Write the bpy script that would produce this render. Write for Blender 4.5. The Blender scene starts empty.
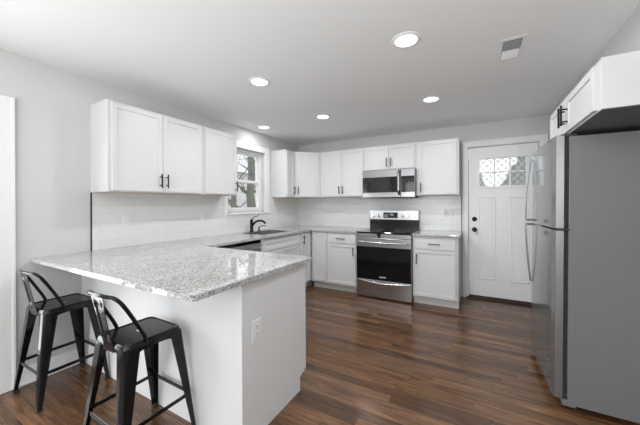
import bpy, bmesh, math, random
from mathutils import Matrix, Vector
random.seed(7)
R = math.radians
PI = math.pi
sc = bpy.context.scene
C = sc.collection

# ------------------------------------------------------------------ camera
cd = bpy.data.cameras.new('camera'); cam = bpy.data.objects.new('camera', cd); C.objects.link(cam)
cd.sensor_fit = 'HORIZONTAL'; cd.sensor_width = 36.0
cd.lens = 281.55 / 640 * 36
cd.shift_y = -(212.5 - 203.98) / 640
cd.clip_start = 0.05
cam.matrix_world = Matrix.Translation((2.8942, -4.4237, 1.3058)) @ Matrix.Rotation(0.5049, 4, 'Z') @ Matrix.Rotation(PI / 2, 4, 'X') @ Matrix.Rotation(-0.0052, 4, 'Z')
sc.camera = cam

# ------------------------------------------------------------------ world, window light, exposure
w = bpy.data.worlds.new('overcast_sky'); sc.world = w; w.use_nodes = True
wn = w.node_tree.nodes; wl = w.node_tree.links
bg = wn['Background']; bg.inputs[0].default_value = (0.93, 0.96, 1.0, 1); bg.inputs[1].default_value = 1.6

def area(name, loc, rot, sx, sy, power, col=(1, 1, 1), shape='RECTANGLE', spread=PI):
    l = bpy.data.lights.new(name, 'AREA'); l.shape = shape; l.size = sx
    if shape == 'RECTANGLE': l.size_y = sy
    l.energy = power; l.color = col; l.spread = spread
    o = bpy.data.objects.new(name, l); C.objects.link(o); o.location = loc; o.rotation_euler = rot
    return o
# daylight coming through the wide glazing behind the camera and the kitchen window
area('daylight_rear_glazing', (1.35, -7.3, 1.25), (R(90), 0, 0), 1.5, 1.7, 34, (0.945, 0.98, 1.0))
area('daylight_glazed_door', (-0.10, -4.33, 0.95), (0, R(-90), 0), 1.5, 0.86, 25, (0.945, 0.98, 1.0))
# added upward fill lights, unseen behind the camera, bounced off the ceiling
area('added_fill_uplight', (2.0, -6.3, 1.0), (R(180), 0, 0), 0.5, 0.5, 62, (0.945, 0.985, 1.0), 'DISK')
area('added_fill_uplight', (3.2, -5.9, 1.0), (R(180), 0, 0), 0.5, 0.5, 78, (0.945, 0.985, 1.0), 'DISK')
LAMP_POWER = 9.5

sc.view_settings.view_transform = 'Standard'; sc.view_settings.look = 'None'
sc.view_settings.gamma = 1.0; sc.view_settings.use_curve_mapping = False
sc.view_settings.exposure = 0.12
sc.cycles.use_denoising = True
sc.cycles.max_bounces = 10; sc.cycles.diffuse_bounces = 6; sc.cycles.glossy_bounces = 5
sc.cycles.transparent_max_bounces = 12
sc.cycles.sample_clamp_indirect = 6

# ------------------------------------------------------------------ materials
M = {}
def mat(name, col, rough=0.5, metal=0.0, spec=None, coat=0.0, bump=None):
    m = bpy.data.materials.new(name); m.use_nodes = True
    n = m.node_tree.nodes; l = m.node_tree.links; b = n['Principled BSDF']
    b.inputs['Base Color'].default_value = (*col, 1); b.inputs['Roughness'].default_value = rough
    b.inputs['Metallic'].default_value = metal
    if spec is not None: b.inputs['Specular IOR Level'].default_value = spec
    if coat: b.inputs['Coat Weight'].default_value = coat; b.inputs['Coat Roughness'].default_value = 0.05
    if bump:
        sc_, st, dist = bump
        tc = n.new('ShaderNodeTexCoord'); nz = n.new('ShaderNodeTexNoise'); nz.inputs['Scale'].default_value = sc_; nz.inputs['Detail'].default_value = 4
        bp = n.new('ShaderNodeBump'); bp.inputs['Strength'].default_value = st; bp.inputs['Distance'].default_value = dist
        l.new(tc.outputs['Object'], nz.inputs['Vector']); l.new(nz.outputs[0], bp.inputs['Height']); l.new(bp.outputs[0], b.inputs['Normal'])
    M[name] = m
    return m
mat('wall_paint', (0.59, 0.59, 0.585), 0.75, bump=(160, 0.08, 0.002))
mat('ceiling_paint', (0.82, 0.82, 0.82), 0.85, bump=(120, 0.1, 0.002))
mat('trim_white', (0.80, 0.80, 0.80), 0.4)
mat('door_white', (0.84, 0.84, 0.845), 0.38, bump=(40, 0.03, 0.002))
mat('cabinet_white', (0.64, 0.64, 0.64), 0.38)
mat('panel_white', (0.68, 0.68, 0.685), 0.5)
mat('birch_edge', (0.56, 0.47, 0.37), 0.6, bump=(60, 0.1, 0.001))
mat('cabinet_shade_grey', (0.10, 0.10, 0.10), 0.6)  # deep shade beneath the over-fridge cabinet, put into the underside's colour
mat('black_metal', (0.012, 0.012, 0.013), 0.32, 0.6)
mat('stool_black', (0.006, 0.006, 0.007), 0.12, 0.0, spec=0.30)
mat('rubber', (0.02, 0.02, 0.02), 0.8)
mat('bronze', (0.018, 0.016, 0.015), 0.35, 0.8)
mat('black_glass', (0.006, 0.006, 0.007), 0.05, spec=0.4)
mat('black_enamel', (0.008, 0.008, 0.008), 0.18, spec=0.3)
mat('fridge_side', (0.175, 0.175, 0.178), 0.5, bump=(500, 0.15, 0.0006))
mat('gasket', (0.045, 0.045, 0.047), 0.7)
mat('dark_gap', (0.03, 0.03, 0.03), 0.8)
mat('chrome', (0.75, 0.75, 0.76), 0.12, 1.0)
mat('plastic_white', (0.74, 0.74, 0.74), 0.35)
mat('vent_grey', (0.10, 0.10, 0.10), 0.7)
mat('outdoor_wall', (0.62, 0.63, 0.63), 0.8)
mat('bark', (0.17, 0.165, 0.14), 0.9, bump=(30, 0.6, 0.02))
mat('lawn', (0.22, 0.24, 0.18), 0.95)
mat('evergreen', (0.10, 0.12, 0.09), 0.9)
mat('lead', (0.14, 0.14, 0.145), 0.5, 0.5)
mat('threshold', (0.035, 0.022, 0.016), 0.5)
mat('lcd', (0.012, 0.014, 0.018), 0.15)
mat('ink_grey', (0.55, 0.55, 0.56), 0.5)
mat('label_silver', (0.7, 0.7, 0.7), 0.4, 0.3)

def emit(name, col, s):
    m = bpy.data.materials.new(name); m.use_nodes = True; n = m.node_tree.nodes; n.clear()
    e = n.new('ShaderNodeEmission'); o = n.new('ShaderNodeOutputMaterial'); e.inputs[0].default_value = (*col, 1); e.inputs[1].default_value = s
    m.node_tree.links.new(e.outputs[0], o.inputs[0]); M[name] = m
emit('lamp_glow', (1, 0.99, 0.98), 4.5)
emit('digits', (0.75, 0.85, 0.95), 1.2)

def steel(name, base, rough, axis, amount=0.10):
    """brushed stainless: fine streaks along one axis"""
    m = mat(name, base, rough, 1.0); n = m.node_tree.nodes; l = m.node_tree.links; b = n['Principled BSDF']
    tc = n.new('ShaderNodeTexCoord'); mp = n.new('ShaderNodeMapping'); s = [400, 400, 400]; s['xyz'.index(axis)] = 4
    mp.inputs['Scale'].default_value = s
    nz = n.new('ShaderNodeTexNoise'); nz.inputs['Scale'].default_value = 1.0; nz.inputs['Detail'].default_value = 3
    mr = n.new('ShaderNodeMapRange'); mr.inputs['To Min'].default_value = rough - amount / 2; mr.inputs['To Max'].default_value = rough + amount / 2
    l.new(tc.outputs['Object'], mp.inputs[0]); l.new(mp.outputs[0], nz.inputs['Vector']); l.new(nz.outputs[0], mr.inputs[0]); l.new(mr.outputs[0], b.inputs['Roughness'])
    return m
steel('steel_x', (0.50, 0.50, 0.51), 0.24, 'x')
steel('steel_fridge', (0.16, 0.162, 0.165), 0.10, 'z', 0.04); M['steel_fridge'].node_tree.nodes['Principled BSDF'].inputs['Metallic'].default_value = 0.3; M['steel_fridge'].node_tree.nodes['Principled BSDF'].inputs['Specular IOR Level'].default_value = 0.3
steel('steel_edge', (0.36, 0.36, 0.37), 0.35, 'z')
steel('steel_microwave', (0.31, 0.31, 0.315), 0.20, 'x')
steel('steel_bright', (0.66, 0.66, 0.67), 0.32, 'y')
steel('steel_sink', (0.60, 0.60, 0.61), 0.25, 'x')

def granite():
    m = mat('granite', (0.6, 0.6, 0.6), 0.02, spec=0.5); n = m.node_tree.nodes; l = m.node_tree.links; b = n['Principled BSDF']
    tc = n.new('ShaderNodeTexCoord')
    v = n.new('ShaderNodeTexVoronoi'); v.inputs['Scale'].default_value = 175
    nz = n.new('ShaderNodeTexNoise'); nz.inputs['Scale'].default_value = 100; nz.inputs['Detail'].default_value = 6; nz.inputs['Roughness'].default_value = 0.7
    big = n.new('ShaderNodeTexNoise'); big.inputs['Scale'].default_value = 9; big.inputs['Detail'].default_value = 3
    for t in (v, nz, big): l.new(tc.outputs['Object'], t.inputs['Vector'])
    bw = n.new('ShaderNodeSeparateColor'); l.new(v.outputs['Color'], bw.inputs[0])
    r1 = n.new('ShaderNodeValToRGB'); e = r1.color_ramp.elements; r1.color_ramp.interpolation = 'CONSTANT'
    e[0].position = 0; e[0].color = (0.02, 0.02, 0.021, 1); e[1].position = 0.09; e[1].color = (0.15, 0.15, 0.153, 1)
    for p, c in ((0.20, 0.34), (0.38, 0.50), (0.68, 0.62)):
        x = e.new(p); x.color = (c, c, c * 0.995, 1)
    l.new(bw.outputs[0], r1.inputs[0])
    r2 = n.new('ShaderNodeValToRGB'); e = r2.color_ramp.elements; e[0].position = 0.36; e[0].color = (0.25, 0.25, 0.25, 1); e[1].position = 0.56; e[1].color = (0.80, 0.80, 0.79, 1)
    l.new(nz.outputs[0], r2.inputs[0])
    mx = n.new('ShaderNodeMixRGB'); mx.blend_type = 'MIX'; mx.inputs[0].default_value = 0.25
    l.new(r1.outputs[0], mx.inputs[1]); l.new(r2.outputs[0], mx.inputs[2])
    m2 = n.new('ShaderNodeMixRGB'); m2.blend_type = 'MULTIPLY'; m2.inputs[0].default_value = 0.25
    l.new(mx.outputs[0], m2.inputs[1]); l.new(big.outputs[0], m2.inputs[2]); l.new(m2.outputs[0], b.inputs['Base Color'])
granite()

def floor_wood():
    m = mat('oak_floor', (0.1, 0.06, 0.04), 0.2); n = m.node_tree.nodes; l = m.node_tree.links; b = n['Principled BSDF']
    tc = n.new('ShaderNodeTexCoord'); sp = n.new('ShaderNodeSeparateXYZ'); l.new(tc.outputs['Object'], sp.inputs[0])
    def mth(op, a, bb=None, c=None):
        q = n.new('ShaderNodeMath'); q.operation = op
        for i, x in enumerate((a, bb, c)):
            if x is None: continue
            if isinstance(x, (int, float)): q.inputs[i].default_value = x
            else: l.new(x, q.inputs[i])
        return q.outputs[0]
    W = 0.072
    ry = mth('DIVIDE', sp.outputs[1], W); row = mth('FLOOR', ry); fy = mth('SUBTRACT', ry, row)
    wn1 = n.new('ShaderNodeTexWhiteNoise'); wn1.noise_dimensions = '1D'; l.new(row, wn1.inputs['W'])
    off = mth('MULTIPLY', wn1.outputs['Value'], 5.0)
    rx = mth('DIVIDE', mth('ADD', sp.outputs[0], off), 0.95); col = mth('FLOOR', rx); fx = mth('SUBTRACT', rx, col)
    cb = n.new('ShaderNodeCombineXYZ'); l.new(row, cb.inputs[0]); l.new(col, cb.inputs[1])
    wn2 = n.new('ShaderNodeTexWhiteNoise'); wn2.noise_dimensions = '2D'; l.new(cb.outputs[0], wn2.inputs['Vector'])
    rp = n.new('ShaderNodeValToRGB'); e = rp.color_ramp.elements
    e[0].position = 0; e[0].color = (0.078, 0.039, 0.019, 1); e[1].position = 1; e[1].color = (0.190, 0.099, 0.049, 1)
    x = e.new(0.35); x.color = (0.116, 0.058, 0.029, 1); x = e.new(0.75); x.color = (0.152, 0.078, 0.039, 1)
    l.new(wn2.outputs['Value'], rp.inputs[0])
    # grain: stretched noise, shifted per plank
    cb2 = n.new('ShaderNodeCombineXYZ'); l.new(mth('ADD', mth('MULTIPLY', sp.outputs[0], 3.0), mth('MULTIPLY', wn2.outputs['Value'], 40)), cb2.inputs[0])
    l.new(mth('MULTIPLY', sp.outputs[1], 42), cb2.inputs[1]); l.new(mth('MULTIPLY', wn2.outputs['Value'], 17), cb2.inputs[2])
    g = n.new('ShaderNodeTexNoise'); g.inputs['Scale'].default_value = 1; g.inputs['Detail'].default_value = 5; g.inputs['Distortion'].default_value = 1.3
    l.new(cb2.outputs[0], g.inputs['Vector'])
    gr = n.new('ShaderNodeMapRange'); gr.inputs['From Min'].default_value = 0.3; gr.inputs['From Max'].default_value = 0.7; gr.inputs['To Min'].default_value = 0.42; gr.inputs['To Max'].default_value = 1.30
    l.new(g.outputs[0], gr.inputs[0])
    edge = mth('MULTIPLY', mth('GREATER_THAN', fy, 0.03), mth('GREATER_THAN', fx, 0.003))
    k = mth('MULTIPLY', gr.outputs[0], mth('ADD', mth('MULTIPLY', edge, 0.5), 0.5))
    vm = n.new('ShaderNodeVectorMath'); vm.operation = 'SCALE'; l.new(rp.outputs[0], vm.inputs[0]); l.new(k, vm.inputs['Scale'])
    l.new(vm.outputs[0], b.inputs['Base Color'])
    rr = n.new('ShaderNodeMapRange'); rr.inputs['To Min'].default_value = 0.13; rr.inputs['To Max'].default_value = 0.27; l.new(g.outputs[0], rr.inputs[0]); l.new(rr.outputs[0], b.inputs['Roughness'])
    bp = n.new('ShaderNodeBump'); bp.inputs['Strength'].default_value = 0.25; bp.inputs['Distance'].default_value = 0.0015
    l.new(mth('ADD', mth('MULTIPLY', g.outputs[0], 0.3), edge), bp.inputs['Height']); l.new(bp.outputs[0], b.inputs['Normal'])
    b.inputs['Specular IOR Level'].default_value = 0.5
floor_wood()

def tile(name, axis):
    m = mat(name, (0.8, 0.8, 0.8), 0.16); n = m.node_tree.nodes; l = m.node_tree.links; b = n['Principled BSDF']
    tc = n.new('ShaderNodeTexCoord'); sp = n.new('ShaderNodeSeparateXYZ'); cb = n.new('ShaderNodeCombineXYZ')
    l.new(tc.outputs['Object'], sp.inputs[0]); l.new(sp.outputs[axis], cb.inputs[0]); l.new(sp.outputs[2], cb.inputs[1])
    br = n.new('ShaderNodeTexBrick'); br.inputs['Scale'].default_value = 1.0
    br.inputs['Brick Width'].default_value = 0.305; br.inputs['Row Height'].default_value = 0.0765; br.inputs['Mortar Size'].default_value = 0.0016
    br.inputs['Color1'].default_value = (0.74, 0.74, 0.74, 1); br.inputs['Color2'].default_value = (0.71, 0.71, 0.71, 1); br.inputs['Mortar'].default_value = (0.60, 0.60, 0.60, 1)
    br.inputs['Mortar Smooth'].default_value = 0.2
    l.new(cb.outputs[0], br.inputs['Vector']); l.new(br.outputs[0], b.inputs['Base Color'])
    bp = n.new('ShaderNodeBump'); bp.invert = True; bp.inputs['Strength'].default_value = 0.35; bp.inputs['Distance'].default_value = 0.001
    l.new(br.outputs['Fac'], bp.inputs['Height']); l.new(bp.outputs[0], b.inputs['Normal'])
tile('tile_left', 1); tile('tile_back', 0)

def glass(name, frost=0.0):
    m = bpy.data.materials.new(name); m.use_nodes = True; n = m.node_tree.nodes; l = m.node_tree.links; n.clear()
    o = n.new('ShaderNodeOutputMaterial'); t = n.new('ShaderNodeBsdfTransparent'); g = n.new('ShaderNodeBsdfGlossy'); g.inputs['Roughness'].default_value = 0.03
    lw = n.new('ShaderNodeLayerWeight'); lw.inputs[0].default_value = 0.5; pw = n.new('ShaderNodeMath'); pw.operation = 'POWER'; pw.inputs[1].default_value = 4; l.new(lw.outputs['Facing'], pw.inputs[0])
    f = n.new('ShaderNodeMath'); f.operation = 'MULTIPLY_ADD'; f.inputs[1].default_value = 0.6; f.inputs[2].default_value = 0.04; l.new(pw.outputs[0], f.inputs[0])
    mx = n.new('ShaderNodeMixShader'); l.new(f.outputs[0], mx.inputs[0]); l.new(g.outputs[0], mx.inputs[2])
    if frost:
        tr = n.new('ShaderNodeBsdfTranslucent'); tr.inputs[0].default_value = (0.95, 0.96, 0.97, 1)
        m2 = n.new('ShaderNodeMixShader'); m2.inputs[0].default_value = frost
        l.new(t.outputs[0], m2.inputs[1]); l.new(tr.outputs[0], m2.inputs[2]); l.new(m2.outputs[0], mx.inputs[1])
    else:
        l.new(t.outputs[0], mx.inputs[1])
    l.new(mx.outputs[0], o.inputs[0]); M[name] = m
glass('clear_glass'); glass('obscure_glass', 0.2)

# ------------------------------------------------------------------ mesh helpers
def xf(bm, verts, mtx):
    bmesh.ops.transform(bm, matrix=mtx, verts=verts)
def box(bm, a, b, bev=0.0, seg=2):
    lo = [min(a[i], b[i]) for i in range(3)]; hi = [max(a[i], b[i]) for i in range(3)]
    r = bmesh.ops.create_cube(bm, size=1.0); vs = r['verts']
    for v in vs: v.co = Vector([lo[i] + (v.co[i] + 0.5) * (hi[i] - lo[i]) for i in range(3)])
    if bev:
        es = list({e for v in vs for e in v.link_edges})
        bmesh.ops.bevel(bm, geom=es, offset=bev, segments=seg, affect='EDGES', profile=0.5)
    return bm
def cyl(bm, p, q, r0, r1=None, seg=20, cap=True):
    p = Vector(p); q = Vector(q); d = q - p; r1 = r0 if r1 is None else r1
    rr = bmesh.ops.create_cone(bm, cap_ends=cap, segments=seg, radius1=r0, radius2=r1, depth=d.length)
    m = Matrix.Translation((p + q) / 2) @ Vector((0, 0, 1)).rotation_difference(d).to_matrix().to_4x4()
    xf(bm, rr['verts'], m)
def lathe(bm, prof, center, axis='z', seg=28):
    """prof: (radius, height) pairs around an axis through center"""
    c = Vector(center); rings = []
    def P(r, h, t):
        a, b_ = r * math.cos(t), r * math.sin(t)
        return c + {'z': Vector((a, b_, h)), 'y': Vector((a, h, b_)), 'x': Vector((h, a, b_))}[axis]
    for r, h in prof:
        if r < 1e-6: rings.append([bm.verts.new(P(0, h, 0))])
        else: rings.append([bm.verts.new(P(r, h, 2 * PI * k / seg)) for k in range(seg)])
    for A, B in zip(rings, rings[1:]):
        for k in range(seg):
            k2 = (k + 1) % seg
            if len(A) == 1 and len(B) == 1: continue
            if len(A) == 1: bm.faces.new((A[0], B[k], B[k2]))
            elif len(B) == 1: bm.faces.new((A[k], B[0], A[k2]))
            else: bm.faces.new((A[k], B[k], B[k2], A[k2]))
def sweep(bm, pts, prof, up=Vector((0, 0, 1)), closed=False, cap=True):
    """sweep the 2D profile (list of (a,b), a sideways, b up) along points"""
    pts = [Vector(p) for p in pts]; rings = []; N = len(pts)
    for i, p in enumerate(pts):
        if closed: t = pts[(i + 1) % N] - pts[i - 1]
        else: t = pts[min(i + 1, N - 1)] - pts[max(i - 1, 0)]
        t.normalize(); s = t.cross(up)
        if s.length < 1e-4: s = t.cross(Vector((0, 1, 0)))
        s.normalize(); u = s.cross(t)
        rings.append([bm.verts.new(p + s * a + u * b_) for a, b_ in prof])
    K = len(prof)
    for i in range(N if closed else N - 1):
        A, B = rings[i], rings[(i + 1) % N]
        for k in range(K): bm.faces.new((A[k], A[(k + 1) % K], B[(k + 1) % K], B[k]))
    if cap and not closed:
        bm.faces.new(rings[0][::-1]); bm.faces.new(rings[-1])
def circle(r, n=10, sx=1.0, sy=1.0): return [(r * sx * math.cos(2 * PI * k / n), r * sy * math.sin(2 * PI * k / n)) for k in range(n)]
def smooth_path(P, n=8):
    """Catmull-Rom through the points"""
    P = [Vector(p) for p in P]; out = []
    for i in range(len(P) - 1):
        p0 = P[max(i - 1, 0)]; p1 = P[i]; p2 = P[i + 1]; p3 = P[min(i + 2, len(P) - 1)]
        for k in range(n):
            t = k / n
            out.append(0.5 * ((2 * p1) + (p2 - p0) * t + (2 * p0 - 5 * p1 + 4 * p2 - p3) * t * t + (3 * p1 - p0 - 3 * p2 + p3) * t ** 3))
    out.append(P[-1]); return out
def prism(bm, poly, z0, z1, bev=0.0):
    b_ = [bm.verts.new((x, y, z0)) for x, y in poly]; t = [bm.verts.new((x, y, z1)) for x, y in poly]
    fs = [bm.faces.new(b_[::-1]), bm.faces.new(t)]
    n = len(poly)
    for k in range(n): fs.append(bm.faces.new((b_[k], b_[(k + 1) % n], t[(k + 1) % n], t[k])))
    if bev:
        es = [e for e in fs[1].edges]
        bmesh.ops.bevel(bm, geom=es, offset=bev, segments=2, affect='EDGES')
def slab_with_holes(bm, us, vs, skip, c0, c1, place):
    """plate made of cells us x vs with holes in the skipped cells; place(u, v, c) -> point"""
    cache = {}
    def V(i, j, c):
        k = (i, j, c)
        if k not in cache: cache[k] = bm.verts.new(place(us[i], vs[j], c1 if c else c0))
        return cache[k]
    nu, nv = len(us) - 1, len(vs) - 1
    solid = lambda i, j: 0 <= i < nu and 0 <= j < nv and not skip(i, j)
    for i in range(nu):
        for j in range(nv):
            if not solid(i, j): continue
            bm.faces.new((V(i, j, 1), V(i + 1, j, 1), V(i + 1, j + 1, 1), V(i, j + 1, 1)))
            bm.faces.new((V(i, j, 0), V(i, j + 1, 0), V(i + 1, j + 1, 0), V(i + 1, j, 0)))
            if not solid(i - 1, j): bm.faces.new((V(i, j, 0), V(i, j, 1), V(i, j + 1, 1), V(i, j + 1, 0)))
            if not solid(i + 1, j): bm.faces.new((V(i + 1, j, 0), V(i + 1, j + 1, 0), V(i + 1, j + 1, 1), V(i + 1, j, 1)))
            if not solid(i, j - 1): bm.faces.new((V(i, j, 0), V(i + 1, j, 0), V(i + 1, j, 1), V(i, j, 1)))
            if not solid(i, j + 1): bm.faces.new((V(i, j + 1, 0), V(i, j + 1, 1), V(i + 1, j + 1, 1), V(i + 1, j + 1, 0)))
    bmesh.ops.recalc_face_normals(bm, faces=bm.faces[:])

ROOT = {}
def root_loc(o):
    while o.parent: o = o.parent
    return Vector(ROOT.get(o.name, (0, 0, 0)))
def obj(name, bm, m, parent=None, smooth=False, label=None):
    """link a bmesh built in world coordinates as ONE mesh object, relative to its thing's base"""
    bmesh.ops.recalc_face_normals(bm, faces=bm.faces[:])
    if parent is not None:
        off = root_loc(parent)
        bmesh.ops.translate(bm, verts=bm.verts[:], vec=-off)
    me = bpy.data.meshes.new(name); bm.to_mesh(me); bm.free()
    me.materials.append(M[m] if isinstance(m, str) else m)
    if smooth:
        for p in me.polygons: p.use_smooth = True
        try: me.set_sharp_from_angle(angle=R(35))
        except Exception: pass
    o = bpy.data.objects.new(name, me); C.objects.link(o)
    if parent is not None: o.parent = parent
    if label: o['label'] = label
    return o
def B(): return bmesh.new()
def bx(name, a, b, m, parent=None, bev=0.0, label=None, seg=2):
    return obj(name, box(B(), a, b, bev, seg), m, parent, label=label)
def thing(name, label, cat, loc, group=None):
    o = bpy.data.objects.new(name, None); C.objects.link(o); o.location = loc; o.empty_display_size = 0.1
    o['label'] = label; o['category'] = cat
    if group: o['group'] = group
    ROOT[o.name] = tuple(loc); return o
def tag(o, label, cat, group=None):
    o['label'] = label; o['category'] = cat
    if group: o['group'] = group
    return o
def struct(name, bm, m, parent=None, smooth=False):
    o = obj(name, bm, m, parent, smooth)
    if parent is None: o['kind'] = 'structure'
    return o
def dup(root, loc, label=None):
    r = root.copy(); C.objects.link(r); r.location = loc
    if label: r['label'] = label
    def rec(src, dst):
        for ch in [c for c in list(bpy.data.objects) if c.parent == src]:
            c = ch.copy(); C.objects.link(c); c.parent = dst; rec(ch, c)
    rec(root, r); return r
def text(name, body, size, mtx, m, parent, depth=0.0008, align='CENTER'):
    cu = bpy.data.curves.new(name, 'FONT'); cu.body = body; cu.size = size; cu.extrude = depth; cu.align_x = align; cu.align_y = 'CENTER'
    t = bpy.data.objects.new(name + '_tmp', cu); C.objects.link(t)
    dg = bpy.context.evaluated_depsgraph_get(); me = bpy.data.meshes.new_from_object(t.evaluated_get(dg)); bpy.data.objects.remove(t)
    bm = B(); bm.from_mesh(me); xf(bm, bm.verts[:], mtx)
    return obj(name, bm, m, parent)

# ------------------------------------------------------------------ key dimensions (metres)
H = 2.397            # ceiling
CT = 0.914           # worktop height
UB, UT = 1.415, 2.168  # wall cabinets
XR = 4.17            # right wall
YF = -7.4            # wall behind the camera

# ================================================================== SETTING
bm = B(); box(bm, (-0.1, YF - 0.1, -0.05), (XR + 0.1, 0.12, 0)); struct('floor', bm, 'oak_floor')
bm = B(); box(bm, (-0.14, YF - 0.14, H), (XR + 0.14, 0.14, H + 0.08)); struct('ceiling', bm, 'ceiling_paint')
# window opening in the left wall
WY0, WY1, WZ0, WZ1 = -1.745, -0.985, 1.19, 2.10
bm = B(); slab_with_holes(bm, [YF, -4.86, -3.80, WY0, WY1, 0.12], [0, WZ0, 1.992, WZ1, H], lambda i, j: (i == 3 and j in (1, 2)) or (i == 1 and j < 2), -0.14, 0, lambda u, v, c: (c, u, v)); struct('wall_left', bm, 'wall_paint')
# door opening in the back wall
DX0, DX1, DZ = 2.808, 3.592, 2.072
bm = B(); slab_with_holes(bm, [0, DX0, DX1, XR], [0, DZ, H], lambda i, j: i == 1 and j == 0, 0, 0.12, lambda u, v, c: (u, c, v)); struct('wall_back', bm, 'wall_paint')
# right wall with the soffit that drops over the fridge cabinet
bm = B()
box(bm, (XR, YF, 0), (XR + 0.12, 0, H)); box(bm, (3.69, -1.235, 0), (XR, 0, H)); box(bm, (3.69, YF, 2.0), (XR, -1.235, H))
struct('wall_right', bm, 'wall_paint')
# wall behind the camera with wide glazing
bm = B(); slab_with_holes(bm, [0, 0.5, 3.7, XR], [0, 0.35, 2.15, H], lambda i, j: i == 1 and j == 1, YF - 0.12, YF, lambda u, v, c: (u, c, v)); struct('wall_front', bm, 'wall_paint')
bm = B()
for x in (0.5, 1.53, 2.60, 3.64): box(bm, (x, YF - 0.08, 0.35), (x + 0.06, YF - 0.02, 2.15))
for z in (0.35, 2.09): box(bm, (0.5, YF - 0.08, z), (3.7, YF - 0.02, z + 0.06))
struct('window_2', bm, 'trim_white')

# baseboards
bm = B(); box(bm, (0, -3.716, 0), (0.014, -3.327, 0.125), 0.003); box(bm, (0.014, -3.716, 0), (0.026, -3.327, 0.018), 0.003); struct('baseboard_left', bm, 'trim_white')
bm = B(); box(bm, (3.676, -1.235, 0), (3.69, -0.028, 0.125), 0.003); struct('baseboard_right', bm, 'trim_white')

# doorway casing at the far left edge of the picture
bm = B()
box(bm, (0, -3.80, 0), (0.017, -3.716, 2.075), 0.004); box(bm, (0.017, -3.735, 0), (0.023, -3.716, 2.075), 0.003)
box(bm, (0, -4.86, 1.992), (0.017, -3.80, 2.075), 0.004); box(bm, (0, -4.944, 0), (0.017, -4.86, 2.075), 0.004)
struct('trim_1', bm, 'trim_white')
bm = B()
for a, b_ in (((-4.855, 0.01), (-4.765, 1.985)), ((-3.895, 0.01), (-3.805, 1.985)), ((-4.765, 0.01), (-3.895, 0.20)), ((-4.765, 1.895), (-3.895, 1.985))): box(bm, (-0.06, a[0], a[1]), (-0.02, b_[0], b_[1]), 0.003)
patio = struct('door_2', bm, 'door_white')
bx('glass_pane', (-0.042, -4.765, 0.20), (-0.038, -3.895, 1.895), 'clear_glass', patio)

# back door casing
bm = B()
for a, b_ in (((2.735, -0.018, 0), (DX0 - 0.004, 0, 2.16)), ((DX1 + 0.004, -0.018, 0), (3.682, 0, 2.16)), ((2.735, -0.020, 2.078), (3.682, 0, 2.16))): box(bm, a, b_, 0.004)
for a, b_ in (((2.735, -0.026, 0), (2.750, -0.016, 2.16)), ((3.667, -0.026, 0), (3.682, -0.016, 2.16)), ((2.735, -0.028, 2.145), (3.682, -0.018, 2.16))): box(bm, a, b_, 0.003)
struct('trim_2', bm, 'trim_white')
bm = B(); box(bm, (DX0 - 0.03, -0.03, 0), (DX1 + 0.03, 0.11, 0.022), 0.006); box(bm, (DX0, 0.0, 0.02), (DX1, 0.05, 0.038)); struct('trim_3', bm, 'threshold')

# ---- back door slab with six-lite leaded glass and two long panels
GX0, GX1, GZ0, GZ1 = 2.945, 3.463, 1.535, 1.905
F0 = 0.012           # slab front face, set just back from the wall face
bm = B(); slab_with_holes(bm, [DX0 + 0.004, GX0, GX1, DX1 - 0.004], [0.04, GZ0, GZ1, DZ - 0.004], lambda i, j: i == 1 and j == 1, F0, F0 + 0.042, lambda u, v, c: (u, c, v))
door = struct('door_1', bm, 'door_white')
for x0, x1 in ((2.925, 3.125), (3.29, 3.49)):
    bm = B()
    for a, b_ in (((x0, 0.27), (x1, 0.288)), ((x0, 1.372), (x1, 1.39)), ((x0, 0.27), (x0 + 0.018, 1.39)), ((x1 - 0.018, 0.27), (x1, 1.39))):
        box(bm, (a[0], F0 - 0.007, a[1]), (b_[0], F0 + 0.003, b_[1]), 0.003)
    box(bm, (x0 + 0.032, F0 - 0.005, 0.302), (x1 - 0.032, F0 + 0.004, 1.358), 0.0045)
    obj('door_panel', bm, 'door_white', door)
bm = B()   # moulded frame round the glass and its bars
for a, b_ in (((GX0 - 0.03, GZ0 - 0.03), (GX1 + 0.03, GZ0)), ((GX0 - 0.03, GZ1), (GX1 + 0.03, GZ1 + 0.03)), ((GX0 - 0.03, GZ0), (GX0, GZ1)), ((GX1, GZ0), (GX1 + 0.03, GZ1))):
    box(bm, (a[0], F0 - 0.010, a[1]), (b_[0], F0 + 0.004, b_[1]), 0.004)
for k in (1, 2):
    x = GX0 + (GX1 - GX0) * k / 3; box(bm, (x - 0.009, F0 - 0.006, GZ0), (x + 0.009, F0 + 0.012, GZ1), 0.003)
zm = (GZ0 + GZ1) / 2; box(bm, (GX0, F0 - 0.0055, zm - 0.009), (GX1, F0 + 0.012, zm + 0.009), 0.003)
obj('glazing_bars', bm, 'door_white', door)
bx('glass_pane', (GX0, F0 + 0.018, GZ0), (GX1, F0 + 0.024, GZ1), 'obscure_glass', door)
bm = B()
for i in range(3):
    x0 = GX0 + (GX1 - GX0) * i / 3
    for j in range(2):
        z0 = GZ0 + (GZ1 - GZ0) * j / 2; w_ = (GX1 - GX0) / 3; h_ = (GZ1 - GZ0) / 2
        for (ax, az, bx_, bz) in ((0, .5, .5, 1), (0, 0, 1, 1), (.5, 0, 1, .5), (0, .5, .5, 0), (0, 1, 1, 0), (.5, 1, 1, .5)):
            cyl(bm, (x0 + ax * w_, F0 + 0.016, z0 + az * h_), (x0 + bx_ * w_, F0 + 0.016, z0 + bz * h_), 0.0035, seg=6)
obj('lead_lattice', bm, 'lead', door)
bm = B(); lathe(bm, [(0, -0.034), (0.012, -0.034), (0.016, -0.020), (0.029, -0.014), (0.031, -0.004), (0.031, 0.004)], (2.879, F0, 1.088), 'y'); obj('deadbolt', bm, 'black_metal', door, True)
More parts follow.
